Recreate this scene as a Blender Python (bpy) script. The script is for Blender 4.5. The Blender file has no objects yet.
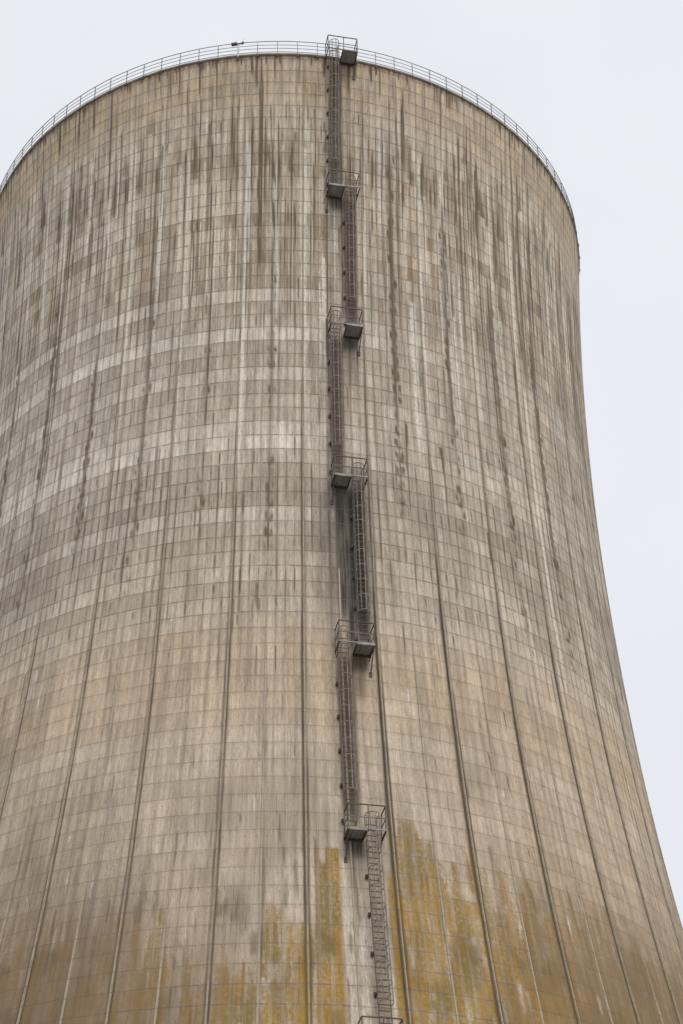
import bpy, math, random
import numpy as np
from mathutils import Matrix, Vector

rng = np.random.default_rng(11)
random.seed(5)
SC = bpy.context.scene
COL = SC.collection

# ------------------------------------------------------------------ the place
CAM_H = 1.6                       # eye height
RIM = 96.593 + CAM_H              # height of the rim above the ground
D_CAM = 102.037                   # camera to tower axis
TH0 = math.degrees(0.0541686)     # azimuth of one of the 36 wind ribs (0 = towards camera)
FIRST = 1.444                     # depth of the first horizontal joint under the rim
PAN = 1.25                        # degrees per formwork board panel


def prof(d):                      # shell radius at depth d below the rim
    z = -d
    s = np.sqrt(1 + ((z + 20.4654) / 70.898) ** 2)
    t = np.clip(d - 40, 0, None)
    return 20.28995 * s + 1.18122e-3 * t ** 2


def R(z):                         # shell radius at world height z
    return float(prof(RIM - z))


# ------------------------------------------------------------------ helpers
def link(o, parent=None):
    COL.objects.link(o)
    if parent is not None:
        o.parent = parent
    return o


def tag(o, label=None, cat=None, group=None, kind=None):
    if label: o['label'] = label
    if cat: o['category'] = cat
    if group: o['group'] = group
    if kind: o['kind'] = kind
    return o


def empty(name, loc=(0, 0, 0), rz=0.0):
    o = bpy.data.objects.new(name, None)
    o.location = loc
    o.rotation_euler = (0, 0, rz)
    o.empty_display_size = 0.3
    return link(o)


class MB:
    def __init__(s):
        s.v, s.f = [], []

    def box(s, c, size, m=None):
        b = len(s.v)
        x, y, z = size[0] / 2, size[1] / 2, size[2] / 2
        for sx, sy, sz in ((-1, -1, -1), (1, -1, -1), (1, 1, -1), (-1, 1, -1), (-1, -1, 1), (1, -1, 1), (1, 1, 1), (-1, 1, 1)):
            p = Vector((sx * x, sy * y, sz * z))
            if m is not None: p = m @ p
            s.v.append((p.x + c[0], p.y + c[1], p.z + c[2]))
        for f in ((0, 3, 2, 1), (4, 5, 6, 7), (0, 1, 5, 4), (1, 2, 6, 5), (2, 3, 7, 6), (3, 0, 4, 7)):
            s.f.append(tuple(b + i for i in f))
        return s

    def bar(s, p, q, w, h, up=(0, 0, 1)):       # rectangular bar from p to q, w sideways, h along "up"
        p, q = Vector(p), Vector(q)
        d = (q - p)
        L = d.length
        d.normalize()
        upv = Vector(up)
        side = d.cross(upv)
        if side.length < 1e-4:
            side = d.cross(Vector((1, 0, 0)))
        side.normalize()
        u2 = side.cross(d)
        m = Matrix((side, d, u2)).transposed()
        return s.box((p + q) / 2, (w, L, h), m)

    def path(s, pts, r, n=6, close=False):
        pts = [Vector(p) for p in pts]
        k = len(pts)
        b = len(s.v)
        prev = None
        for i, p in enumerate(pts):
            if close:
                d = pts[(i + 1) % k] - pts[i - 1]
            else:
                d = pts[min(i + 1, k - 1)] - pts[max(i - 1, 0)]
            d.normalize()
            ref = Vector((0, 0, 1)) if abs(d.z) < 0.9 else Vector((0, 1, 0))
            a = d.cross(ref).normalized()
            c = a.cross(d)
            for j in range(n):
                t = 2 * math.pi * j / n
                q = p + a * (r * math.cos(t)) + c * (r * math.sin(t))
                s.v.append(tuple(q))
        rings = k if close else k - 1
        for i in range(rings):
            i2 = (i + 1) % k
            for j in range(n):
                j2 = (j + 1) % n
                s.f.append((b + i * n + j, b + i2 * n + j, b + i2 * n + j2, b + i * n + j2))
        if not close:
            s.f.append(tuple(b + j for j in range(n)))
            s.f.append(tuple(b + (k - 1) * n + j for j in reversed(range(n))))
        return s

    def build(s, name, mat, parent=None, smooth=False):
        me = bpy.data.meshes.new(name)
        me.from_pydata(s.v, [], s.f)
        me.materials.append(mat)
        if smooth:
            for p in me.polygons: p.use_smooth = True
        me.update()
        return link(bpy.data.objects.new(name, me), parent)


# ------------------------------------------------------------------ node helpers
class NT:
    def __init__(s, name):
        s.m = bpy.data.materials.new(name)
        s.m.use_nodes = True
        s.t = s.m.node_tree
        s.t.nodes.clear()
        s.out = s.t.nodes.new('ShaderNodeOutputMaterial')
        s.b = s.t.nodes.new('ShaderNodeBsdfPrincipled')
        s.t.links.new(s.b.outputs[0], s.out.inputs[0])

    def n(s, kind, **kw):
        o = s.t.nodes.new(kind)
        for k, v in kw.items(): setattr(o, k, v)
        return o

    def put(s, sock, v):
        if hasattr(v, 'is_output'):
            s.t.links.new(v, sock)
        else:
            sock.default_value = v

    def math(s, op, a, b=0.0, c=0.0, clamp=False):
        o = s.n('ShaderNodeMath', operation=op, use_clamp=clamp)
        for i, v in enumerate((a, b, c)): s.put(o.inputs[i], v)
        return o.outputs[0]

    def mix(s, f, a, b, blend='MIX'):
        o = s.n('ShaderNodeMix', data_type='RGBA', blend_type=blend)
        s.put(o.inputs[0], f)
        s.put(o.inputs[6], a if hasattr(a, 'is_output') else (*a, 1))
        s.put(o.inputs[7], b if hasattr(b, 'is_output') else (*b, 1))
        return o.outputs[2]

    def ramp(s, v, lo, hi, a=0.0, b=1.0):
        o = s.n('ShaderNodeMapRange', interpolation_type='SMOOTHSTEP')
        s.put(o.inputs[0], v)
        for i, q in enumerate((lo, hi, a, b)): o.inputs[1 + i].default_value = q
        return o.outputs[0]

    def noise(s, vec, scale=1.0, detail=2.0, rough=0.5, dim='3D', w=None):
        o = s.n('ShaderNodeTexNoise', noise_dimensions=dim)
        s.put(o.inputs['Vector'], vec)
        o.inputs['Scale'].default_value = scale
        o.inputs['Detail'].default_value = detail
        o.inputs['Roughness'].default_value = rough
        return o.outputs[0]

    def xyz(s, x, y, z=0.0):
        o = s.n('ShaderNodeCombineXYZ')
        for i, v in enumerate((x, y, z)): s.put(o.inputs[i], v)
        return o.outputs[0]


def concrete():
    k = NT('stained_concrete')
    uv = k.n('ShaderNodeUVMap', uv_map='wall').outputs[0]
    sep = k.n('ShaderNodeSeparateXYZ')
    k.t.links.new(uv, sep.inputs[0])
    u, v = sep.outputs[0], sep.outputs[1]
    at = k.n('ShaderNodeAttribute', attribute_name='stain')
    sc = k.n('ShaderNodeSeparateColor')
    k.t.links.new(at.outputs['Color'], sc.inputs[0])
    dark, white, ochre = sc.outputs[0], sc.outputs[1], sc.outputs[2]
    soot_dark = k.n('ShaderNodeAttribute', attribute_name='soot_dark').outputs['Fac']
    at2 = k.n('ShaderNodeAttribute', attribute_name='panel')
    sc2 = k.n('ShaderNodeSeparateColor')
    k.t.links.new(at2.outputs['Color'], sc2.inputs[0])
    tone, tan, joint = sc2.outputs[0], sc2.outputs[1], sc2.outputs[2]
    subj = k.n('ShaderNodeAttribute', attribute_name='board_joint').outputs['Fac']

    # streaks that run down the wall (u across, v down)
    s1 = k.noise(k.xyz(k.math('MULTIPLY', u, 1.7), k.math('MULTIPLY', v, 0.10)), 1.0, 3, .6)
    s2 = k.noise(k.xyz(k.math('MULTIPLY', u, 7.0), k.math('MULTIPLY', v, 0.45), 7.3), 1.0, 3, .65)
    s3 = k.noise(k.xyz(k.math('MULTIPLY', u, 5.0), k.math('MULTIPLY', v, 2.2), 3.1), 1.0, 4, .7)
    blot = k.noise(k.xyz(k.math('MULTIPLY', u, .35), k.math('MULTIPLY', v, .3), 1.7), 1.0, 4, .6)
    grain = k.noise(k.xyz(k.math('MULTIPLY', u, 9.0), k.math('MULTIPLY', v, 18.0), 5.0), 1.0, 3, .7)

    col = k.mix(tone, (.190, .152, .112), (.630, .572, .486))
    col = k.mix(tan, col, k.mix(1.0, col, (1.06, .86, .61), 'MULTIPLY'))
    f = k.math('ADD', k.ramp(s1, .30, .70, .80, 1.13), k.math('MULTIPLY', k.ramp(s2, .28, .72, -.19, .17), k.ramp(v, 34.0, 46.0, 1.0, .62)))
    f = k.math('ADD', f, k.ramp(s3, .25, .75, -.16, .15))
    f = k.math('ADD', f, k.ramp(blot, .3, .7, -.10, .08))
    f = k.math('ADD', f, k.ramp(grain, .25, .75, -.20, .18))
    fc = k.n('ShaderNodeCombineColor')
    for i in range(3): k.t.links.new(f, fc.inputs[i])
    col = k.mix(1.0, col, fc.outputs[0], 'MULTIPLY')

    def edge(x, half):          # 1 on integer lines
        fr = k.math('FRACT', x)
        dd = k.math('MINIMUM', fr, k.math('SUBTRACT', 1.0, fr))
        return k.ramp(dd, half * .35, half, 1.0, 0.0)

    bandn = k.noise(k.xyz(k.math('MULTIPLY', u, .97), k.math('MULTIPLY', v, .35), 11.0), 1.0, 3, .65)
    bsoft = k.math('MULTIPLY', edge(u, .30), k.ramp(bandn, .38, .68))
    col = k.mix(k.math('MULTIPLY', bsoft, k.ramp(v, 34.0, 46.0, .50, .34)), col, (.165, .125, .085))
    hb = k.math('MULTIPLY', k.ramp(k.math('FRACT', v), .0, .35, 1.0, 0.0), k.ramp(s2, .45, .68))
    col = k.mix(k.math('MULTIPLY', hb, .45), col, (.150, .115, .080))
    # efflorescence, dark algae, lichen, soot and black marks
    def ragged(m, lo, hi, soft):
        q = k.math('ADD', m, k.math('MULTIPLY', k.math('SUBTRACT', s2, .5), .85))
        q = k.math('ADD', q, k.math('MULTIPLY', k.math('SUBTRACT', s3, .5), .45))
        q = k.math('MULTIPLY', k.ramp(q, lo, hi), k.ramp(m, .02, .12))
        return k.math('ADD', k.math('MULTIPLY', m, soft), k.math('MULTIPLY', q, 1 - soft), clamp=True)
    dark = ragged(dark, .26, .78, .36)
    white = ragged(white, .22, .80, .35)
    spk0 = k.noise(k.xyz(k.math('MULTIPLY', u, 2.6), k.math('MULTIPLY', v, 3.4), 19.0), 1.0, 5, .72)
    oq = k.math('ADD', ochre, k.math('MULTIPLY', k.math('SUBTRACT', spk0, .46), 1.1))
    oq = k.math('MULTIPLY', k.ramp(oq, .24, .60), k.ramp(ochre, .02, .12))
    ochre = k.math('ADD', k.math('MULTIPLY', ochre, .35), k.math('MULTIPLY', oq, .65), clamp=True)
    br = k.ramp(s3, .30, .62, .25, 1.0)
    st = k.ramp(s2, .30, .62, .85, 1.0)
    col = k.mix(k.math('MULTIPLY', white, k.math('MULTIPLY', br, .92), clamp=True), col, (.630, .588, .512))
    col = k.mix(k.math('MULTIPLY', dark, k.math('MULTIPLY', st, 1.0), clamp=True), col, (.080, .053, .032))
    speck = k.noise(k.xyz(k.math('MULTIPLY', u, 3.4), k.math('MULTIPLY', v, 4.6), 9.0), 1.0, 5, .72)
    spk = k.ramp(speck, .36, .56, .62, 1.0)
    ob = k.math('MULTIPLY', k.math('MULTIPLY', k.ramp(s2, .32, .56, .74, 1.0), k.ramp(s3, .25, .55, .80, 1.0)), k.math('SUBTRACT', 1.0, k.math('MULTIPLY', edge(u, .22), .40)))
    ocol = k.mix(k.ramp(blot, .40, .62), (.160, .100, .020), (.250, .136, .010))
    far = k.ramp(k.math('ABSOLUTE', k.math('SUBTRACT', u, 6.0)), 8.0, 24.0)
    ob = k.math('MULTIPLY', ob, k.math('SUBTRACT', 1.0, k.math('MULTIPLY', far, k.ramp(s2, .34, .62, .60, .0))))
    ocol = k.mix(far, ocol, (.165, .104, .040))
    col = k.mix(k.math('MULTIPLY', ochre, k.math('MULTIPLY', ob, spk), clamp=True), col, ocol)
    col = k.mix(k.math('MULTIPLY', soot_dark, k.ramp(s2, .25, .70, .62, 1.0), clamp=True), col, (.022, .019, .017))

    pit = k.noise(k.xyz(k.math('MULTIPLY', u, 5.5), k.math('MULTIPLY', v, 9.5), 31.0), 1.0, 2, .5)
    col = k.mix(k.ramp(pit, .66, .74, 0, .55), col, (.13, .10, .075))
    hx = k.math('ABSOLUTE', k.math('SUBTRACT', k.math('FRACT', u), .5))
    hy = k.math('ABSOLUTE', k.math('SUBTRACT', k.math('FRACT', v), .36))
    hole = k.math('MULTIPLY', k.ramp(hx, .05, .10, 1.0, 0.0), k.ramp(hy, .03, .055, 1.0, 0.0))
    col = k.mix(k.math('MULTIPLY', hole, k.ramp(blot, .48, .66, 0, .42)), col, (.09, .07, .055))
    # formwork joints
    wob = k.math('MULTIPLY', k.math('SUBTRACT', k.noise(k.xyz(k.math('MULTIPLY', u, 1.1), v, 9.0), 1.0, 2), .5), .05)
    jh = k.math('MULTIPLY', edge(k.math('ADD', v, wob), .050), k.ramp(k.noise(k.xyz(k.math('MULTIPLY', u, .9), k.math('MULTIPLY', v, 1.3), 4.0), 1.0, 3, .65), .30, .62, .30, 1.0))
    jh = k.math('MULTIPLY', jh, joint)
    jv = k.math('MULTIPLY', edge(u, .062), k.ramp(k.noise(k.xyz(k.math('MULTIPLY', u, 1.3), k.math('MULTIPLY', v, .9), 2.0), 1.0, 2, .6), .28, .52, .12, 1.0))
    lowmask = k.ramp(v, 36.0, 44.0, 1.0, 0.0)
    nomid = k.math('SUBTRACT', 1.0, edge(k.math('MULTIPLY', u, .25), .06))
    jv = k.math('MULTIPLY', jv, k.math('MAXIMUM', nomid, lowmask))
    jv = k.math('MULTIPLY', jv, subj)
    j = k.math('MAXIMUM', k.math('MULTIPLY', jh, .78), k.math('MULTIPLY', jv, .72), clamp=True)
    col = k.mix(j, col, (.105, .085, .066))
    k.t.links.new(col, k.b.inputs['Base Color'])
    k.b.inputs['Roughness'].default_value = .92
    k.b.inputs['Specular IOR Level'].default_value = .25
    bmp = k.n('ShaderNodeBump')
    bmp.inputs['Strength'].default_value = .5
    bmp.inputs['Distance'].default_value = .02
    hgt = k.math('SUBTRACT', k.math('ADD', k.math('MULTIPLY', s3, .5), k.math('MULTIPLY', grain, .3)), j)
    k.t.links.new(hgt, bmp.inputs['Height'])
    k.t.links.new(bmp.outputs[0], k.b.inputs['Normal'])
    return k.m


def rib_mat(name, base, dirt, moss):
    k = NT(name)
    tc = k.n('ShaderNodeTexCoord').outputs['Object']
    inf = k.n('ShaderNodeObjectInfo').outputs['Random']
    sep = k.n('ShaderNodeSeparateXYZ')
    k.t.links.new(tc, sep.inputs[0])
    off = k.math('MULTIPLY', inf, 300.0)
    z = k.math('ADD', sep.outputs[2], off)
    a = k.noise(k.xyz(k.math('MULTIPLY', sep.outputs[0], 6.0), k.math('MULTIPLY', z, .22)), 1.0, 4, .65)
    b = k.noise(k.xyz(k.math('MULTIPLY', sep.outputs[0], 30.0), k.math('MULTIPLY', z, 1.6), 4.0), 1.0, 3, .7)
    col = k.mix(k.ramp(a, .28, .54), dirt, base)
    col = k.mix(k.ramp(b, .42, .62, 0, .75), col, dirt)
    # lichen on the lower part of the wall
    low = k.ramp(sep.outputs[2], RIM - 48, RIM - 58, 0.0, 1.0)
    col = k.mix(k.math('MULTIPLY', k.math('MULTIPLY', low, k.ramp(a, .44, .60)), moss, clamp=True), col, (.23, .16, .03))
    fr = k.math('FRACT', k.math('SUBTRACT', RIM - FIRST + .0, sep.outputs[2]))
    dd = k.math('MINIMUM', fr, k.math('SUBTRACT', 1.0, fr))
    col = k.mix(k.ramp(dd, .015, .045, .45, 0.0), col, (.10, .085, .07))
    k.t.links.new(col, k.b.inputs['Base Color'])
    k.b.inputs['Roughness'].default_value = .9
    return k.m


def metal_mat(name, a, b, scale=6.0, rough=.6, metallic=.0, rust=None, rust_amt=.0):
    k = NT(name)
    tc = k.n('ShaderNodeTexCoord').outputs['Object']
    n1 = k.noise(tc, scale, 4, .65)
    col = k.mix(k.ramp(n1, .35, .65), a, b)
    if rust:
        n2 = k.noise(tc, scale * .45, 3, .6)
        col = k.mix(k.ramp(n2, .48, .66, 0, rust_amt), col, rust)
    k.t.links.new(col, k.b.inputs['Base Color'])
    k.b.inputs['Roughness'].default_value = rough
    k.b.inputs['Metallic'].default_value = metallic
    return k.m


M_CON = concrete()
M_RIB = rib_mat('rib_concrete', (.33, .275, .205), (.17, .135, .098), .45)
M_RIDGE = rib_mat('ridge_concrete', (.36, .30, .22), (.22, .175, .125), .30)
M_RIMC = metal_mat('rim_concrete', (.13, .11, .09), (.24, .20, .155), 1.3, .9)
M_INNER = metal_mat('inner_concrete', (.16, .14, .12), (.24, .21, .18), .3, .9)
M_DARK = metal_mat('weathered_dark_steel', (.030, .025, .022), (.065, .053, .044), 5, .65, .1, (.14, .075, .04), .6)
M_STILE = metal_mat('ladder_steel', (.028, .024, .022), (.068, .057, .049), 4, .6, .1, (.12, .065, .035), .6)
M_GALV = metal_mat('dull_galvanised_steel', (.10, .084, .070), (.215, .18, .145), 3, .7, .05, (.15, .080, .040), .8)
M_DECK = metal_mat('deck_plate_steel', (.22, .21, .20), (.35, .335, .32), 2.2, .6, .05, (.20, .15, .11), .4)
M_BEAM = metal_mat('grey_beam_steel', (.13, .12, .11), (.25, .235, .22), 2.5, .6, .05, (.15, .10, .07), .5)
M_RAIL = metal_mat('rim_rail_steel', (.13, .12, .12), (.21, .195, .195), 3, .5, .1)
M_PALE = metal_mat('pale_painted_steel', (.40, .38, .36), (.52, .50, .47), 4, .5)
M_LAMP = metal_mat('lamp_housing_brown', (.055, .04, .035), (.10, .065, .055), 14, .5)
M_GRND = metal_mat('gravel_yard', (.17, .16, .14), (.26, .245, .215), .5, .95)

# ------------------------------------------------------------------ the tower shell
# columns: fine on the half the camera side sees, coarse behind
kf = 355
th_f = TH0 + np.arange(-kf, kf + 1) * .25
th_c = np.linspace(th_f[-1], th_f[0] + 360, 74)[1:-1]
TH = np.concatenate([th_f, th_c])
NF = len(th_f)
dep = list(np.linspace(0, FIRST, 7)[:-1]) + list(FIRST + np.arange(0, 68 * 4) / 4) + list(FIRST + 68 + np.arange(0, 29)) + [RIM]
DEP = np.array(dep)
nc, nr = len(TH), len(DEP)
r = prof(DEP)[:, None]
t = np.radians(TH)[None, :]
X = r * np.sin(t); Y = -r * np.cos(t); Z = np.repeat((RIM - DEP)[:, None], nc, 1)
VERT = np.stack([X, Y, Z], -1).reshape(-1, 3)
ii, jj = np.meshgrid(np.arange(nr - 1), np.arange(nc), indexing='ij')
j2 = (jj + 1) % nc
FACE = np.stack([ii * nc + jj, (ii + 1) * nc + jj, (ii + 1) * nc + j2, ii * nc + j2], -1).reshape(-1, 4)

U = (TH - TH0) / PAN               # in board panels
V = DEP - FIRST                    # in lifts
UU, VV = np.meshgrid(U, V)         # (nr, nc)


def vnoise1(x, seed, step=1.0):
    g = np.random.default_rng(seed).random(4096)
    q = np.asarray(x) / step
    i = np.floor(q).astype(int); f = q - i; f = f * f * (3 - 2 * f)
    return g[i % 4096] * (1 - f) + g[(i + 1) % 4096] * f


def vnoise2(x, y, seed):
    g = np.random.default_rng(seed).random((256, 256))
    i = np.floor(x).astype(int); j = np.floor(y).astype(int)
    fx = x - i; fy = y - j
    fx = fx * fx * (3 - 2 * fx); fy = fy * fy * (3 - 2 * fy)
    a = g[i % 256, j % 256] * (1 - fx) + g[(i + 1) % 256, j % 256] * fx
    b = g[i % 256, (j + 1) % 256] * (1 - fx) + g[(i + 1) % 256, (j + 1) % 256] * fx
    return a * (1 - fy) + b * fy


def fbm(x, y, seed, o=3):
    s = 0; a = 1; n = 0
    for k in range(o):
        s = s + a * vnoise2(x * 2 ** k, y * 2 ** k, seed + k); n += a; a *= .55
    return s / n


def ss(x, a, b):
    t_ = np.clip((x - a) / (b - a), 0, 1)
    return t_ * t_ * (3 - 2 * t_)


def band(x, a, b, s):
    return ss(x, a - s, a + s) * (1 - ss(x, b - s, b + s))


dark = np.zeros((nr, nc)); white = np.zeros((nr, nc)); ochre = np.zeros((nr, nc)); soot_dark = np.zeros((nr, nc))
TT = np.repeat(TH[None, :], nr, 0)


def drip(ch, u0, v0, ln, w, a, grow=0.0, head=.4):
    c = np.where(np.abs(U - u0) < 4 * (w + abs(grow) * ln) + .3)[0]
    q = np.where((V > v0 - 1) & (V < v0 + ln * 1.3 + 1))[0]
    if not len(c) or not len(q): return
    vv = (V[q][:, None] - v0)
    ww = np.clip(w + grow * vv, .05, 3)
    wav = .12 * (vnoise1(V[q], int(u0 * 77) % 997, 1.7)[:, None] - .5)
    p = np.exp(-((U[c][None, :] - u0 + wav) / ww) ** 2)
    e = ss(vv, 0, head) * (1 - ss(vv, ln * .55, ln))
    ch[np.ix_(q, c)] = np.maximum(ch[np.ix_(q, c)], a * p * e)


rows = np.arange(-2, 110)
visible_u = np.arange(-72, 73)

# --- A. drips under the rim
for u0 in np.arange(-72, 72, .27):
    if rng.random() < .62:
        drip(dark, u0 + rng.uniform(-.25, .25), -FIRST - .3, rng.choice([1.0, 1.6, 2.6, 4.2], p=[.35, .35, .2, .1]), rng.uniform(.07, .20), rng.uniform(.35, 1.0), 0, .1)
for u0 in np.arange(-72, 73, 4):           # long dark drips at ribs near the rim
    drip(dark, u0 + rng.uniform(-.1, .1), -FIRST - .3, rng.uniform(3, 9), .11, rng.uniform(.45, .9), 0, .1)
dark = np.maximum(dark, .62 * (1 - ss(VV, -1.40, -.55)) * (.4 + .6 * fbm(UU * 1.2, VV * .3, 3)))

# --- B. pointed dark flames that widen downward to whole panels (upper fifth of the wall)
for cidx in range(-70, 72):
    off = cidx % 4
    p = {0: .30, 1: .72, 2: .85, 3: .72}[off]
    if rng.random() > p: continue
    u0 = cidx + .5 * (off == 2) + rng.uniform(-.2, .2)
    v0 = rng.uniform(.8, 4.5)
    v1 = v0 + rng.uniform(2.5, 7.5)
    v2 = rng.uniform(12.5, 20)
    wmax = rng.uniform(.30, .80)
    amp = rng.uniform(.34, .66)
    c = np.where(np.abs(U - u0) < 2.4)[0]
    q = np.where((V > v0) & (V < v2 + 2))[0]
    vv = V[q][:, None]; uu = U[c][None, :]
    hw = wmax * np.clip((vv - v0) / (v1 - v0), 0, 1) ** 1.3
    # past v1 each lift is its own patch with a rounded head
    fr = vv - np.floor(vv)
    rowr = np.random.default_rng(1000 + cidx).random(128)[(np.floor(vv).astype(int)) % 128]
    hw = np.where(vv > v1, wmax * (.45 + .75 * rowr) * (.72 + .28 * ss(fr, 0, .35)), hw)
    rowa = np.where(vv > v1, .18 + .62 * rowr, 1.0)
    edge = .22 + .12 * ss(vv, v0, v1)
    e = (1 - ss(np.abs(uu - u0 + .25 * 1.8 * (vnoise2(uu * 2.3, vv * .9, 40 + cidx % 50) - .5)), hw - edge, hw + edge))
    e = e * rowa * (1 - ss(vv, v2 - 3, v2 + 1.5)) * ss(vv, v0, v0 + 1.4)
    dark[np.ix_(q, c)] = np.maximum(dark[np.ix_(q, c)], amp * .80 * e)

# --- C. pale run-off along the ribs and half-way ridges
for m in range(-17, 18):
    u0 = m * 4 + rng.uniform(-.05, .1)
    drip(white, u0 + .22, rng.uniform(2, 7), rng.uniform(20, 34), rng.uniform(.14, .24), rng.uniform(.55, .95), 0, 2.5)
    for k in range(4):
        drip(white, u0 + rng.uniform(-1.9, 1.9), rng.uniform(2, 12), rng.uniform(5, 16), rng.uniform(.08, .36), rng.uniform(.3, .75), 0, 1.5)
drip(white, -7.72, 4, 34, .30, 1.0, -.003, 3)
drip(white, -3.75 + .4, 8, 22, .14, .8, 0, 3)
drip(white, .25, 6, 28, .17, .85, 0, 3)
drip(white, 2.7, 15, 7, .22, .95, 0, .6); drip(white, 3.05, 15.5, 6.5, .14, .9, 0, .6)
drip(white, 2.2, 17, 9, .16, .7, 0, .6); drip(white, 2.9, 19, 6, .3, .6, 0, .6)
drip(white, 14.0, 9, 9, .22, .9, 0, 2); drip(white, 14.9, 17.5, 15, .42, .8, 0, .2)
drip(white, 21.2, 17.5, 12, .22, .75, 0, .2); drip(white, 29.5, 15, 10, .2, .6, 0, .3)
drip(white, 33.5, 20, 26, .25, .75, 0, 1)

# --- D. bead-like dark rings down the half-way ridges
for m in range(-17, 18):
    if m % 2 == 0:
        continue
    u0 = m * 4 + rng.uniform(-.12, .12)
    va, vb = rng.uniform(11, 19), rng.uniform(36, 44)
    amp = rng.uniform(.45, .85)
    if m == 3:
        va, vb, amp = 5, 35, 1.0
        drip(dark, u0, 4, 30, .5, .62, 0, 3)
    if m == 5: va, vb, amp = 7, 36, .85
    if m == 7: va, vb, amp = 12, 40, .8
    if m == 9: va, vb, amp = 14, 42, .9
    if m == 1: va, vb, amp = 5, 30, .35
    if m == -1: va, vb, amp = 12, 41, .62
    c = np.where(np.abs(U - u0) < 1.2)[0]
    for rw in range(int(va), int(vb)):
        fade = ss(rw, va - 1, va + 4) * (1 - ss(rw, vb - 5, vb + 1)) * rng.uniform(.45, 1.0)
        q = np.where((V > rw - .2) & (V < rw + 1.2))[0]
        fr = V[q][:, None] - rw
        du = U[c][None, :] - u0
        ring = 0
        for sd in (-1, 1):
            ox, oy = sd * rng.uniform(.22, .48), rng.uniform(.42, .72)
            wx, wy = rng.uniform(.14, .26), rng.uniform(.22, .42)
            ring = ring + rng.uniform(.25, 1.1) * np.exp(-(((du - ox) / wx) ** 2 + ((fr - oy) / wy) ** 2))
        ring = ring + rng.uniform(.2, .9) * np.exp(-((du / .42) ** 2 + ((fr - .92) / .16) ** 2))
        ring = np.minimum(1, ring) * (.55 + .9 * fbm(U[c][None, :] * 3, V[q][:, None] * 2.2, 21))
        dark[np.ix_(q, c)] = np.maximum(dark[np.ix_(q, c)], np.minimum(1, 1.5 * amp * fade * ring))
    drip(dark, u0, va, (vb - va), .42, amp * .64, 0, 3)
# bead stains / long streaks down ribs in mid wall
for m in range(-18, 19, 2):
    drip(dark, m * 4 - .18, rng.uniform(12, 24), rng.uniform(18, 30), .10, rng.uniform(.35, .7), 0, 3)
    drip(dark, m * 4 + .18, rng.uniform(24, 34), rng.uniform(14, 26), .08, rng.uniform(.25, .6), 0, 3)
    # darker lines beside the ribs on the lower wall
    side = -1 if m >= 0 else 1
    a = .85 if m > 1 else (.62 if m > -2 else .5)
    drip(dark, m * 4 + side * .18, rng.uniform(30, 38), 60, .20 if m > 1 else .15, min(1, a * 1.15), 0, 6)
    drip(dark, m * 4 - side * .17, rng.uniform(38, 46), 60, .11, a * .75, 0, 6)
for m in range(-17, 18, 2):
    drip(dark, m * 4 + .12, rng.uniform(40, 48), 50, .09, rng.uniform(.2, .45), 0, 5)
    drip(white, m * 4 - .05, 41, 60, .10, .5, 0, 6)

# --- E. thin random streaks everywhere, hanging from joints
for k in range(1300):
    v0 = float(rng.integers(3, 44)); u0 = rng.uniform(-70, 70)
    if rng.random() < .65: u0 = round(u0) + rng.uniform(-.08, .08)
    drip(dark, u0, v0, rng.uniform(.9, 3.2), rng.uniform(.05, .15), rng.uniform(.2, .7), 0, .15)
for k in range(320):
    v0 = float(rng.integers(32, 66)); u0 = rng.uniform(-70, 70)
    drip(dark, u0, v0, rng.uniform(.8, 2.4), rng.uniform(.05, .13), rng.uniform(.2, .60), 0, .15)
for k in range(500):
    drip(white, rng.uniform(-70, 70), float(rng.integers(4, 66)), rng.uniform(.8, 2.6), rng.uniform(.05, .16), rng.uniform(.2, .6), 0, .2)
# dark board-joint drips in the row band under the pale courses
for u0 in range(-70, 70):
    for rw in range(30, 41):
        if rng.random() < .42:
            drip(dark, u0 + rng.uniform(-.06, .06), rw, rng.uniform(.8, 1.3), .09, rng.uniform(.25, .65), 0, .1)

# --- long continuous runs, dark and pale, all over the upper wall
for u0 in np.arange(-70, 70, .5):
    if rng.random() < .70:
        drip(dark, u0 + rng.uniform(-.2, .2), rng.uniform(-1, 12), rng.uniform(9, 26), rng.uniform(.06, .20), rng.uniform(.32, .85), 0, 2.0)
    if rng.random() < .50:
        drip(white, u0 + rng.uniform(-.25, .25), rng.uniform(.5, 10), rng.uniform(8, 24), rng.uniform(.06, .20), rng.uniform(.20, .60), 0, 2.5)
for u0 in np.arange(-70, 70, .30):
    if rng.random() < .42:
        drip(dark, u0 + rng.uniform(-.12, .12), rng.uniform(-.5, 7), rng.uniform(7, 20), rng.uniform(.05, .10), rng.uniform(.40, .90), 0, 1.2)
for u0 in range(-70, 70):
    if rng.random() < .75:
        drip(dark, u0 + rng.uniform(-.05, .05), rng.uniform(26, 33), rng.uniform(7, 14), rng.uniform(.08, .14), rng.uniform(.3, .65), 0, 1.5)
# unbroken dark lines along both flanks of the ribs
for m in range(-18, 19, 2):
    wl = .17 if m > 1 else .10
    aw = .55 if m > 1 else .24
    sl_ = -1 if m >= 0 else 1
    drip(soot_dark, m * 4 + sl_ * .19, 24 + rng.uniform(-4, 4), 120, wl, aw * 1.1, 0, 16)
    drip(soot_dark, m * 4 - sl_ * .18, 28 + rng.uniform(-4, 4), 120, .09, aw * (.6 if m > 1 else 1.2), 0, 14)
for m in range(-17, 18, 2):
    drip(soot_dark, m * 4 + .13, 40 + rng.uniform(-3, 3), 110, .07, .28, 0, 9)

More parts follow.
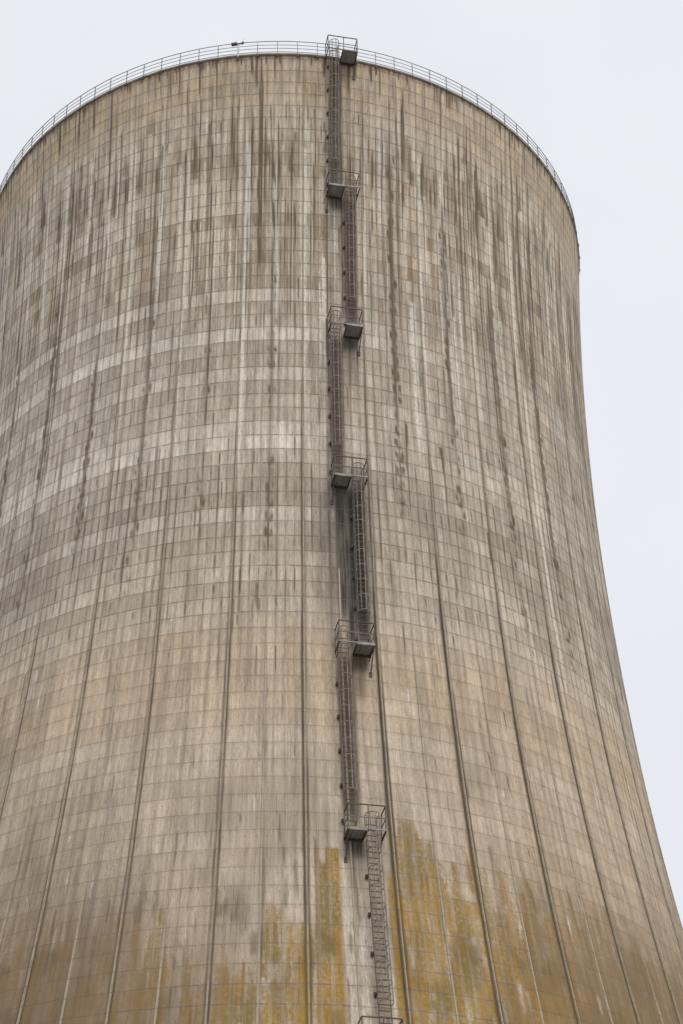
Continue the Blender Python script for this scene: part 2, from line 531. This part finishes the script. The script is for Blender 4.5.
# --- F. smudges
sm = ss(fbm(UU * .16, VV * .22, 60), .50, .78)
dark = np.maximum(dark, .26 * sm * band(VV, 32, 41, 3) * (1 - ss(TT, -12, 2)))
dark = np.maximum(dark, .30 * ss(fbm(UU * .12 + 9, VV * .15, 64), .5, .8) * band(VV, 42, 70, 4))
dark = np.maximum(dark, .45 * ss(fbm(UU * .10 + 3, VV * .12, 67), .45, .75) * ss(VV, 50, 62) * ss(TT, 26, 44))

# --- soot round the ladder run, black patches under the decks
lad = np.exp(-((TT - 11.0) / 1.6) ** 2)
soot_dark = np.maximum(soot_dark, 1.0 * (.45 * np.exp(-((TT - 9.6) / 2.0) ** 2) + .55 * np.exp(-((TT - 9.5) / .55) ** 2)) * band(VV, 32.2, 41.6, 1.2) * (.55 + .45 * fbm(UU * 2, VV * .4, 70)))
soot_dark = np.maximum(soot_dark, .80 * np.exp(-((TT - 11.4) / 1.0) ** 2) * band(VV, 32.0, 42.5, 1.5))
soot_dark = np.maximum(soot_dark, .42 * np.exp(-((TT - 6.2) / 1.2) ** 4) * band(VV, 33, 42, 2) * (.4 + .6 * fbm(UU * 2, VV * .5, 73)))
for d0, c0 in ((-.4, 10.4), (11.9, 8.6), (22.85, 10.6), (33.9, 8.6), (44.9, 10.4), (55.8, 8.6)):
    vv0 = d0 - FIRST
    soot_dark = np.maximum(soot_dark, .80 * np.exp(-((TT - c0) / 1.25) ** 4) * band(VV, vv0 + .05, vv0 + 1.0, .35))
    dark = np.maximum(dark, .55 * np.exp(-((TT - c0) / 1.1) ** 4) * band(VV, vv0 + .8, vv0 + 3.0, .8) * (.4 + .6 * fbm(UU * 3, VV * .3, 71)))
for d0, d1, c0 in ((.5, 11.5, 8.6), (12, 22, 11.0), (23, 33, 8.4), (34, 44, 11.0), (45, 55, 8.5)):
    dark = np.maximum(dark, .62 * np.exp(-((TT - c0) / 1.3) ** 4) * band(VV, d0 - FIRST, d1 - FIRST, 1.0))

# --- G. lichen
VV0 = VV
VV = VV + 2.4 * (fbm(UU * .8, VV * .25, 85) - .5) + 1.0 * (np.repeat(vnoise1(U, 86, .6)[None, :], nr, 0) - .5)
strip = np.floor(UU * 1.6 + .3).astype(int)
rst = np.random.default_rng(87).random(1024)[strip % 1024]
VV = np.floor(VV0) + .45 + .35 * (VV0 - np.floor(VV0)) + 1.7 * (rst - .5) - .2
lump = fbm(UU * 1.3, VV0 * .45, 80)
pan_r = np.random.default_rng(82).random((160, 300))
pr = pan_r[(np.floor(VV).astype(int) + 4) % 160, (np.floor(UU).astype(int)) % 300]
ochre = np.maximum(ochre, 1.4 * band(TT, 4.05, 6.75, .25) * ss(VV, 54.7, 55.6) * (.55 + .45 * ss(lump, .35, .55)))
ochre = np.maximum(ochre, 1.1 * band(TT, -1.2, 3.6, .6) * ss(VV, 57.5, 60.5) * (.35 + .75 * ss(lump, .35, .6)))
ochre = np.maximum(ochre, .85 * band(TT, -9.5, -1, 1.5) * ss(VV, 59.0, 63) * (.3 + .8 * ss(lump, .38, .62)))
ochre = np.maximum(ochre, .85 * (1 - ss(TT, -14, -7)) * ss(VV, 55, 64) * (.25 + .9 * ss(lump, .38, .66)))
ochre = np.maximum(ochre, 1.15 * band(TT, 13.1, 17.9, .5) * ss(VV, 52.0, 56.5) * (1 - .35 * ss(VV, 58, 63)) * (.45 + .65 * ss(lump, .36, .56)))
ochre = np.maximum(ochre, 1.1 * band(TT, 17.6, 28, 2.5) * ss(VV, 52.8, 58.0) * (1 - .40 * ss(VV, 58, 63)) * (.35 + .75 * ss(lump, .38, .6)))
ochre = np.maximum(ochre, 1.05 * ss(TT, 23, 27) * ss(VV, 53.0, 60.0) * (.45 + .6 * ss(lump, .36, .64)))
ochre = np.maximum(ochre, .80 * band(TT, 11.9, 12.75, .15) * ss(VV, 55, 56.5))
for m, v0 in ((2, 47), (4, 45), (6, 43), (8, 44), (10, 46), (12, 50)):
    drip(ochre, m * 4 - .12, v0, 60, .16, .75, 0, 5)
VV = VV0
cellr = np.random.default_rng(88).random((256, 1024))[(np.floor(VV).astype(int) + 4) % 256, strip % 1024]
ochre *= .42 + .68 * cellr
ochre *= 1 - .38 * np.exp(-(((VV - np.round(VV)) / .16) ** 2))
ochre = np.where(VV < 40, 0, ochre)
mott = ss(fbm(UU * .55 + 5, VV * .55, 130, 4), .46, .74)
dark = np.maximum(dark, .42 * mott * ss(VV, 52, 59) * (1 - band(TT, 6.6, 12.3, .5)))
for k in range(420):
    uu0 = rng.uniform(-45, 70)
    drip(dark, uu0, rng.uniform(53, 64), rng.uniform(1.2, 4), rng.uniform(.08, .26), rng.uniform(.15, .5), 0, .4)
for k in range(45):
    uu0 = rng.uniform(-30, 65)
    drip(white, uu0, rng.uniform(54, 64), rng.uniform(1, 3), rng.uniform(.06, .2), rng.uniform(.2, .45), 0, .3)
white = np.maximum(white, .30 * band(TT, 6.9, 9.6, .5) * ss(VV, 54, 60))
white = np.maximum(white, .5 * np.exp(-((TT - 11.75) / .22) ** 2) * ss(VV, 55, 58))
for k in range(12):
    drip(white, rng.uniform(8, 40), rng.uniform(55, 63), rng.uniform(1, 2.5), rng.uniform(.15, .5), rng.uniform(.3, .8), 0, .3)

dark = 1 - (1 - np.clip(dark, 0, 1)) ** 1.55
soot_dark = np.maximum(soot_dark, .95 * np.exp(-((TT - 9.55) / .55) ** 2) * band(VV, 32.6, 43.5, 1.5))
soot_dark = np.maximum(soot_dark, .95 * band(TT, 7.7, 12.3, .55) * band(VV, 32.4, 41.2, 1.6) * (.55 + .8 * fbm(UU * 2.6, VV * .22, 75)))
soot_dark = np.maximum(soot_dark, .50 * band(TT, 5.6, 7.6, .6) * band(VV, 33.0, 42.5, 2.0) * (.35 + .9 * fbm(UU * 2.6, VV * .22, 76)))
soot_dark = 1 - (1 - np.clip(soot_dark, 0, 1)) ** 1.7
ochre = 1 - (1 - np.clip(ochre, 0, 1)) ** 2.0
white = 1 - (1 - np.clip(white, 0, 1)) ** 1.5
stain = np.stack([np.clip(dark, 0, 1), np.clip(white, 0, 1), np.clip(ochre, 0, 1), np.clip(soot_dark, 0, 1)], -1).astype(np.float32)

# --- panel tones, one value per mesh face so boards keep crisp edges
fu = (UU[:-1, :] + .1); fv = VV[:-1, :] + .02
fT = TH0 + fu * PAN
pr_i = np.floor(fv).astype(int); pc_i = np.floor(fu).astype(int); pb_i = np.floor(fu / 4).astype(int)
g1 = np.random.default_rng(90).random((256, 512)); g2 = np.random.default_rng(91).random((256, 512)); g3 = np.random.default_rng(92).random(256)
bay = g2[pr_i % 256, pb_i % 512]; brd = g1[pr_i % 256, pc_i % 512]; rowv = g3[pr_i % 256]
tone = .44 + .03 * (1 - ss(fv, 16, 30)) + (.10 - .05 * ss(fv, 38, 46)) * (bay - .5) + (.11 - .06 * ss(fv, 38, 46)) * (brd - .5) + .12 * (rowv - .5)
left = 1 - ss(fT, 0, 9)
for rw, a in ((9, .12), (10, .16), (11, .10), (13, .12), (18, .34), (21, .34), (24, .26), (28, .26), (29, .34), (34, .22), (38, .12)):
    tone = tone + .72 * a * (pr_i == rw) * (left * (1.05 + .25 * bay) + (1 - left) * .35 * (bay > .55))
for rw, a in ((7, -.12), (12, -.12), (15, -.06), (16, -.08), (17, -.08), (22, -.08), (23, -.07), (31, -.08), (32, -.10), (33, -.10), (36, -.08)):
    tone = tone + a * (pr_i == rw)
tone = tone + .16 * band(fv, 2.5, 17, 2.5)                    # lighter grey upper wall
tone = tone + .07 * (1 - ss(fT, -45, -15)) * band(fv, 3, 34, 4)
tone = tone + .06 * ss(fv, 39, 44) * (1 - ss(fv, 54, 66))
tone = tone - .46 * ss(fv, 47, 64) * (ss(fT, 14, 38) + 1.0 * (1 - ss(fT, -26, -2))) - .12 * ss(fv, 57, 65)
tone = tone + .08 * (brd > .93) * band(fv, 5, 34, 3)
offb = np.mod(pc_i, 4)
colr = np.random.default_rng(101).random(512)[pc_i % 512]
cell = np.random.default_rng(102).random((256, 512))[pr_i % 256, (pc_i // 2) % 512]
brown = np.where((offb == 1) | (offb == 2), 1.0, np.where(offb == 3, .55, .15)) * (.45 + .75 * colr) * (.25 + 1.0 * cell) * band(fv, 5.5, 19, 2.5)
brown = brown * (.55 + .6 * (rowv > .4))
tone = tone - .30 * brown
tan = .20 + .32 * brown + .10 * ss(fv, 36, 46) + .10 * (g1[(pr_i + 31) % 256, (pb_i + 77) % 512] - .5)
tan = tan + .38 * (1 - ss(fv, 1.5, 4.2)) * (.3 + .9 * brd)
tan = tan + .26 * band(fv, 42, 47.5, 1.2) * (.35 + 1.0 * fbm(fu * .22, fv * .3, 95))
tan = tan + .08 * ss(fv, 38, 48) * ss(fT, 8, 30) - .12 * band(fv, 17, 36, 3)
tan = tan + .34 * ss(fv, 46, 60) * ss(fT, 16, 34)
tan = tan + .30 * ss(fv, 54, 64) * (1 - ss(fT, -14, 2))
tan = tan + .16 * (bay > .82) * band(fv, 5, 30, 3) * ss(fT, 0, 12)
tan = tan - .16 * (1 - ss(fT, -42, -12)) * band(fv, 4, 40, 3)
for rw in (18, 21, 24, 28, 29, 34): tan = tan - .16 * (pr_i == rw) * left
joint = .95 - .42 * ss(fv, 39, 44) + .30 * ss(fv, 58, 64)
subj = .50 + .30 * band(fv, 4, 24, 4) - .42 * ss(fv, 40, 46) + .18 * ss(fv, 56, 63)
panel = np.stack([np.clip(tone, 0, 1), np.clip(tan, 0, 1), joint, subj], -1).astype(np.float32)

me = bpy.data.meshes.new('shell')
nv, nf = len(VERT), len(FACE)
me.vertices.add(nv); me.vertices.foreach_set('co', VERT.astype(np.float32).ravel())
me.loops.add(nf * 4); me.loops.foreach_set('vertex_index', FACE.astype(np.int32).ravel())
me.polygons.add(nf)
me.polygons.foreach_set('loop_start', (np.arange(nf) * 4).astype(np.int32))
me.polygons.foreach_set('use_smooth', np.ones(nf, dtype=bool))
me.update(calc_edges=True)
a = me.attributes.new('stain', 'FLOAT_COLOR', 'POINT'); a.data.foreach_set('color', stain.reshape(-1, 4).ravel())
a = me.attributes.new('soot_dark', 'FLOAT', 'POINT'); a.data.foreach_set('value', np.clip(soot_dark, 0, 1).astype(np.float32).ravel())
a = me.attributes.new('board_joint', 'FLOAT', 'FACE'); a.data.foreach_set('value', subj.astype(np.float32).ravel())
a = me.attributes.new('panel', 'FLOAT_COLOR', 'FACE'); a.data.foreach_set('color', panel.reshape(-1, 4).ravel())
uvl = me.uv_layers.new(name='wall')
Uc = np.stack([UU[:-1], UU[1:], UU[1:], UU[:-1]], -1)
un = np.concatenate([U[1:], [U[0] + 288.0]])
for q in (2, 3): Uc[..., q] = un[None, :]
Vc = np.stack([VV[:-1], VV[1:], VV[1:], VV[:-1]], -1)
uvl.data.foreach_set('uv', np.stack([Uc, Vc], -1).astype(np.float32).ravel())
me.materials.append(M_CON)
me.validate()

tower = tag(empty('cooling_tower', (0, 0, 0)), 'huge streaked concrete cooling tower with flared base, vertical ribs and ochre lichen low down', 'cooling tower')
link(bpy.data.objects.new('shell', me), tower)

# inner face and the rim ring
ring = MB()
N = 144
ro, ri = float(prof(0.0)), float(prof(0.0)) - .28
prof_pts = [(ro - .005, -.0), (ro + .07, .004), (ro + .07, -.10), (ro - .005, -.13)]
for i in range(N):
    t_ = 2 * math.pi * i / N
    for rr, zz in ((ro + .06, RIM - .14), (ro + .06, RIM + .02), (ri, RIM + .02), (ri, RIM - .14)):
        ring.v.append((rr * math.sin(t_), -rr * math.cos(t_), zz))
for i in range(N):
    b, b2 = i * 4, ((i + 1) % N) * 4
    for q in range(4):
        q2 = (q + 1) % 4
        ring.f.append((b + q, b2 + q, b2 + q2, b + q2))
ring.build('rim', M_RIMC, tower, True)
inn = MB()
dl = list(range(0, 98, 4)) + [98]
for d in dl:
    for i in range(N):
        t_ = 2 * math.pi * i / N
        rr = float(prof(float(d))) - .26
        inn.v.append((rr * math.sin(t_), -rr * math.cos(t_), RIM - .15 - d if d else RIM - .13))
for k in range(len(dl) - 1):
    for i in range(N):
        i2 = (i + 1) % N
        inn.f.append((k * N + i, k * N + i2, (k + 1) * N + i2, (k + 1) * N + i))
inn.build('inner_wall', M_INNER, tower, True)


# wind ribs: one mesh, rotated round the tower
def rib_mesh(name, mat, wb, wt, h, d0, d1, jitter):
    m = MB()
    ds = np.arange(d0, d1, 1.0)
    fade = lambda q: float(ss(q, d0, d0 + 10)) if d0 > 5 else 1.0
    for i, d in enumerate(ds):
        rr = float(prof(float(d)))
        dr = (float(prof(float(d) + .05)) - float(prof(float(d) - .05))) / .1
        nx = 1 / math.sqrt(1 + dr * dr)
        g = float(ss(d, 2, 40)) * .55 + .45
        hh = -.02 + (h + .02) * g * fade(d); b_ = wb * (.75 + .25 * g); t2 = wt * (.75 + .25 * g)
        for x, o in ((-b_ / 2, -.03), (-t2 / 2, hh), (t2 / 2, hh), (b_ / 2, -.03)):
            m.v.append((x, -(rr + o * nx), RIM - d + o * dr * nx))
    for i in range(len(ds) - 1):
        b = i * 4
        for q in range(3):
            m.f.append((b + q, b + q + 1, b + q + 5, b + q + 4))
    m.f.append((0, 3, 2, 1)); b = (len(ds) - 1) * 4; m.f.append((b, b + 1, b + 2, b + 3))
    return m


rib0 = rib_mesh('rib', M_RIB, .13, .055, .065, .3, 97.6, 0).build('rib', M_RIB, tower)
rib0.rotation_euler.z = math.radians(TH0)
for m in range(1, 36):
    c = rib0.copy(); link(c, tower); c.rotation_euler.z = math.radians(TH0 + 10 * m)
rdg0 = rib_mesh('ridge', M_RIDGE, .13, .07, .05, 36.0, 97.6, 0).build('ridge', M_RIDGE, tower)
rdg0.rotation_euler.z = math.radians(TH0 + 5)
for m in range(1, 36):
    c = rdg0.copy(); link(c, tower); c.rotation_euler.z = math.radians(TH0 + 5 + 10 * m)

# ------------------------------------------------------------------ rim railing
rail = tag(empty('rim_railing', (0, 0, RIM)), 'thin grey safety railing of four rails running round the tower rim', 'railing')
RR = ro + .015
for h_, rad in ((1.18, .026), (.83, .019), (.51, .019), (.17, .022)):
    m = MB()
    pts = [(RR * math.sin(q), -RR * math.cos(q), h_) for q in np.linspace(0, 2 * math.pi, 211)[:-1]]
    m.path(pts, rad, 5, True)
    m.build('rail', M_RAIL, rail, True)
p0 = MB().box((0, -RR, .48), (.045, .045, 1.42)).build('post', M_RAIL, rail)
b0 = MB()
b0.box((0, -RR - .062, -.20), (.13, .025, .17)); b0.box((0, -RR - .07, -.12), (.09, .035, .09))
bk0 = b0.build('post_bracket', M_DARK, p0)
for i in range(-33, 35):
    az = math.radians(1.95 + i * 3.42857)
    if i == -33:
        p0.rotation_euler.z = az
        continue
    c = p0.copy(); link(c, rail); c.rotation_euler.z = az
    d = bk0.copy(); link(d, c)

# fixture on the railing
az = math.radians(-8.2)
fx = tag(empty('warning_light', (math.sin(az) * (ro + .1), -math.cos(az) * (ro + .1), RIM - .12), az), 'small dark twin-headed fixture on a pale post at the rim railing', 'warning light')
MB().box((0, 0, .45), (.09, .09, 1.2)).build('post', M_PALE, fx)
MB().box((.0, -.04, 1.09), (.62, .07, .07)).build('cross_arm', M_LAMP, fx)
m = MB(); m.path([(-.44, -.05, 1.08), (-.40, -.05, 1.08), (-.30, -.05, 1.08), (-.08, -.05, 1.10)], .12, 8)
m.build('lamp_head', M_LAMP, fx, True)
m = MB(); m.path([(.26, -.05, 1.07), (.29, -.05, 1.14), (.32, -.05, 1.18)], .08, 8)
m.build('lamp_head', M_LAMP, fx, True)
MB().path([(-.22, -.05, 1.15), (-.22, -.05, 1.42)], .018, 5).build('antenna', M_PALE, fx)
MB().path([(.31, -.05, 1.2), (.32, -.05, 1.62)], .02, 5).build('antenna', M_PALE, fx)
MB().box((0, -.02, -.26), (.12, .10, .26)).build('mount', M_DARK, fx)

# ------------------------------------------------------------------ platforms and ladders
# depth under the rim, azimuth range, side of the solid deck (+1 right / -1 left)
PLAT = [(-.40, 6.75, 11.75, 1), (11.90, 7.0, 12.05, -1), (22.85, 7.1, 12.15, 1), (33.90, 7.25, 12.05, -1),
        (44.90, 7.2, 11.9, 1), (55.80, 7.4, 11.7, -1), (66.75, 7.6, 11.5, 1)]
PLAT[0] = (.40, 6.75, 11.75, 1)
PL_LABEL = ['topmost steel platform, rising above the tower rim against the sky',
            'steel platform first below the tower rim, grey deck on its left half',
            'steel platform second below the rim, deck on the right, beside pale wall streaks',
            'steel platform third below the rim, deck on the left above the sooty wall strip',
            'steel platform fourth below the rim, square grey deck at the foot of sooty strip',
            'lowest fully visible platform, open brown railing just above the yellow lichen patches',
            'platform at the bottom picture edge, only its dark top rail showing']
LD_LABEL = ['caged ladder leading to the topmost platform at the rim',
            'caged ladder between the first and second platforms below the rim',
            'caged ladder between the second and third platforms below the rim',
            'caged ladder in front of the blackest, sooty strip of wall',
            'caged ladder between the fourth platform and lowest railed one above yellow lichen',
            'lowest caged ladder, running down between yellow lichen patches']

for i, (d, ta, tb, side) in enumerate(PLAT):
    tc = math.radians((ta + tb) / 2)
    z = RIM - d
    rw = R(z)
    W = math.radians(tb - ta) * (rw + 1.0)
    hw = W / 2
    P = tag(empty('access_platform', (math.sin(tc) * rw, -math.cos(tc) * rw, z), tc), PL_LABEL[i], 'platform', 'steel platforms up the tower ladder')
    y0, y1 = -.06, -1.06
    xa, xb = (0.02, hw - .05) if side > 0 else (-hw + .05, -.02)
    m = MB()
    m.box(((xa + xb) / 2, (y0 + y1) / 2, .0), (xb - xa, abs(y1 - y0) - .06, .03))
    m.build('deck', M_DECK, P)
    for q in (.33, .66):
        MB().box((xa + (xb - xa) * q, (y0 + y1) / 2, -.045), (.04, abs(y1 - y0) - .1, .055)).build('deck_beam', M_DECK, P)
    m = MB(); m.box(((xa + xb) / 2, y1, -.02), (xb - xa + .06, .05, .14)); m.box((-side * hw / 2, y1, .01), (hw - .04, .045, .07))
    m.build('front_beam', M_BEAM if i else M_DARK, P)
    for sx in (-1, 1):
        m = MB(); m.box((sx * (hw - .03), (y0 + y1) / 2 + .02, -.03), (.05, abs(y1 - y0) - .06, .13)); m.build('side_beam', M_DARK, P)
    m = MB(); m.box((0, (y0 + y1) / 2 + .02, -.04), (.05, abs(y1 - y0) - .06, .13)); m.build('middle_beam', M_DARK, P)
    m = MB(); m.box(((xa + xb) / 2, y0 + .0, -.06), (xb - xa, .06, .16)); m.build('wall_beam', M_DARK, P)
    H = 1.24
    for x, y in ((-hw + .03, y1), (hw - .03, y1), (.06, y1), (-hw + .03, y0 - .06), (hw - .03, y0 - .06)):
        b = -.10 if y == y1 else -.2
        MB().box((x, y + .03 * (y == y1), (H + b) / 2), (.045, .045, H - b)).build('rail_post', M_DARK, P)
    m = MB(); pts = [(-hw + .03, y0 - .06, H), (-hw + .03, y1 + .03, H), (hw - .03, y1 + .03, H), (hw - .03, y0 - .06, H)]
    for a_, b_ in zip(pts, pts[1:]): m.bar(a_, b_, .05, .045)
    m.build('top_rail', M_DARK, P)
    m = MB(); pts = [(x, y, .60) for x, y, _ in pts]
    for a_, b_ in zip(pts, pts[1:]): m.bar(a_, b_, .035, .035)
    m.build('middle_rail', M_GALV if i > 1 else M_STILE, P)
    # braces down to the wall
    zb = -1.15
    yb = -(R(z + zb) - rw) - .02
    for sx in (side,):
        m = MB(); m.bar((sx * (hw - .06), y1 + .06, -.08), (sx * (hw - .06), yb, zb), .05, .05)
        br = m.build('brace', M_DARK, P)
        MB().box((sx * (hw - .06), yb - .0, zb - .05), (.14, .07, .26)).build('wall_plate', M_DARK, br)
    if i:
        # small wall gussets
        for sx in (-1, 1):
            MB().bar((sx * (hw - .09), y0, -.36), (sx * (hw - .09), y1 + .45, -.10), .03, .08).build('gusset', M_DARK, P)

for i in range(6):
    d_top, ta, tb, side = PLAT[i]
    d_bot, ta2, tb2, _ = PLAT[i + 1]
    sgn = -1 if side > 0 else 1           # ladder passes the half without deck
    zb, zt = RIM - d_bot + .02, RIM - d_top + 1.15
    dth = [8.05, 10.80, 8.10, 11.0, 8.15, 10.5][i]
    tc = math.radians(dth)
    rb = R(zb)
    L = tag(empty('caged_ladder', (math.sin(tc) * rb, -math.cos(tc) * rb, zb), tc), LD_LABEL[i], 'ladder', 'caged ladders between the tower platforms')
    OFF = .22

    def yy(zl, o):
        return -(R(min(zb + zl, RIM)) - rb) - o
    Hh = zt - zb
    hs = .27
    zs = list(np.linspace(0, Hh, 14))
    for sx in (-1, 1):
        m = MB()
        for a_, b_ in zip(zs, zs[1:]):
            m.bar((sx * hs, yy(a_, OFF), a_), (sx * hs, yy(b_, OFF), b_ + .01), .035, .06, up=(0, 1, 0))
        m.build('stile', M_STILE, L)
    n = int((Hh - .2) / .30)
    rg = None
    for k in range(n):
        zl = .25 + k * .30
        if rg is None:
            m = MB().bar((-hs + .01, 0, 0), (hs - .01, 0, 0), .034, .034)
            rg = m.build('rung', M_STILE, L)
            c = rg
        else:
            c = rg.copy(); link(c, L)
        c.location = (0, yy(zl, OFF), zl)
    # safety cage
    z0, z1 = 2.3, Hh - .05
    cr = .315
    cen = OFF + .36
    ang = [math.radians(a_) for a_ in (-160, -130, -90, -50, -20)]
    m = MB()
    zz = np.linspace(z0, z1, 11)
    for a_ in (-168, -125, -80, -40, -12):
        cx, cy = cr * math.cos(math.radians(a_)), cr * math.sin(math.radians(a_))
        for za, zc in zip(zz, zz[1:]):
            m.bar((cx, yy(za, cen) + cy, za), (cx, yy(zc, cen) + cy, zc + .005), .042, .014, up=(cx, cy, 0))
    cage = m.build('safety_cage', M_GALV, L)
    m = MB()
    arc = [(-hs - .02, .34)] + [(cr * math.cos(math.radians(a_)), cr * math.sin(math.radians(a_))) for a_ in range(-180, 1, 15)] + [(hs + .02, .34)]
    for (xa, ya), (xb, yb_) in zip(arc, arc[1:]):
        mid = Vector((xa + xb, ya + yb_, 0))
        m.bar((xa, ya, 0), (xb, yb_, 0), .012, .055)
    nh = int(round((z1 - z0) / 1.0))
    hp = None
    for k in range(nh + 1):
        zl = z0 + (z1 - z0) * k / nh
        if hp is None:
            hp = m.build('hoop', M_GALV, cage); c = hp
        else:
            c = hp.copy(); link(c, cage)
        c.location = (0, yy(zl, cen), zl)
    # stand-off brackets every second lift
    zl = .9
    bk = None
    while zl < Hh - 1.5:
        for sx in (-1, 1):
            m = MB()
            m.bar((sx * (hs + .03), .0, 0), (sx * (hs + .03), -OFF - .02, 0), .05, .09)
            if sx < 0: m.box((sx * (hs + .09), -.10, -.02), (.07, .10, .18))
            m.bar((sx * (hs + .03), -.02, -.16), (sx * (hs + .03), -OFF, .0), .04, .05)
            o = m.build('wall_bracket', M_DARK, L)
            o.location = (0, yy(zl, 0), zl)
        zl += 2.0

# ------------------------------------------------------------------ ground
g = MB()
g.v = [(-3000, -3000, 0), (3000, -3000, 0), (3000, 3000, 0), (-3000, 3000, 0)]
g.f = [(0, 1, 2, 3)]
tag(g.build('ground', M_GRND), kind='structure')

# ------------------------------------------------------------------ sky and sun: overcast
SUN_EL, SUN_AZ = 52, 155       # azimuth measured from +Y clockwise; behind and to the right of the camera
w = bpy.data.worlds.new('World'); SC.world = w
w.use_nodes = True
nt = w.node_tree
bg = nt.nodes['Background']
sky = nt.nodes.new('ShaderNodeTexSky'); sky.sky_type = 'NISHITA'; sky.sun_disc = False
sky.sun_elevation = math.radians(SUN_EL); sky.sun_rotation = math.radians(SUN_AZ)
tcw = nt.nodes.new('ShaderNodeTexCoord')
sp = nt.nodes.new('ShaderNodeSeparateXYZ'); nt.links.new(tcw.outputs['Generated'], sp.inputs[0])
# overcast luminance rises towards the zenith and towards the veiled sun
mr = nt.nodes.new('ShaderNodeMapRange'); nt.links.new(sp.outputs[2], mr.inputs[0])
for k_, v_ in enumerate((.80, 1.0, 1.0, 2.3)): mr.inputs[1 + k_].default_value = v_
dv = nt.nodes.new('ShaderNodeVectorMath'); dv.operation = 'DOT_PRODUCT'
nt.links.new(tcw.outputs['Generated'], dv.inputs[0])
el, azr = math.radians(SUN_EL), math.radians(SUN_AZ)
SUN_DIR = Vector((math.sin(azr) * math.cos(el), math.cos(azr) * math.cos(el), math.sin(el)))
dv.inputs[1].default_value = SUN_DIR
mr2 = nt.nodes.new('ShaderNodeMapRange'); nt.links.new(dv.outputs['Value'], mr2.inputs[0])
for k_, v_ in enumerate((.35, 1.0, 1.0, 1.9)): mr2.inputs[1 + k_].default_value = v_
mu = nt.nodes.new('ShaderNodeMath'); mu.operation = 'MULTIPLY'
nt.links.new(mr.outputs[0], mu.inputs[0]); nt.links.new(mr2.outputs[0], mu.inputs[1])
nz = nt.nodes.new('ShaderNodeTexNoise'); nt.links.new(tcw.outputs['Generated'], nz.inputs['Vector'])
nz.inputs['Scale'].default_value = 3.2; nz.inputs['Detail'].default_value = 4; nz.inputs['Roughness'].default_value = .5
cr_ = nt.nodes.new('ShaderNodeMapRange'); nt.links.new(nz.outputs[0], cr_.inputs[0])
for k_, v_ in enumerate((.35, .68, 0.0, 1.0)): cr_.inputs[1 + k_].default_value = v_
cm = nt.nodes.new('ShaderNodeMix'); cm.data_type = 'RGBA'
nt.links.new(cr_.outputs[0], cm.inputs[0])
cm.inputs[6].default_value = (7.32, 7.52, 8.00, 1); cm.inputs[7].default_value = (7.90, 8.06, 8.42, 1)
vm = nt.nodes.new('ShaderNodeVectorMath'); vm.operation = 'SCALE'
nt.links.new(cm.outputs[2], vm.inputs[0]); nt.links.new(mu.outputs[0], vm.inputs['Scale'])
fm = nt.nodes.new('ShaderNodeMix'); fm.data_type = 'RGBA'; fm.inputs[0].default_value = .94
nt.links.new(sky.outputs[0], fm.inputs[6]); nt.links.new(vm.outputs[0], fm.inputs[7])
nt.links.new(fm.outputs[2], bg.inputs['Color'])
bg.inputs['Strength'].default_value = .10

sl = bpy.data.lights.new('sun', 'SUN'); sl.energy = 1.1; sl.angle = math.radians(25); sl.color = (1, .95, .88)
so = link(bpy.data.objects.new('sun', sl)); so.location = (60, -150, 160)
so.rotation_euler = (-SUN_DIR).to_track_quat('-Z', 'Y').to_euler()

# ------------------------------------------------------------------ camera
pi_, ya, roll = 0.641582244, 0.0384382155, -0.0134384548
F = Vector((math.sin(ya) * math.cos(pi_), math.cos(ya) * math.cos(pi_), math.sin(pi_)))
R1 = Vector((math.cos(ya), -math.sin(ya), 0)); U1 = R1.cross(F)
R2 = R1 * math.cos(roll) + U1 * math.sin(roll); U2 = U1 * math.cos(roll) - R1 * math.sin(roll)
cam = bpy.data.cameras.new('camera')
cam.sensor_fit = 'VERTICAL'; cam.sensor_height = 36; cam.lens = 1940.30561 * 36 / 1024
cam.clip_end = 6000; cam.clip_start = .1
co = link(bpy.data.objects.new('camera', cam))
co.matrix_world = Matrix.Translation((0, -D_CAM, CAM_H)) @ Matrix((R2, U2, -F)).transposed().to_4x4()
SC.camera = co
SC.view_settings.view_transform = 'Standard'
SC.view_settings.look = 'None'
SC.view_settings.exposure = 0.18
SC.view_settings.gamma = 1
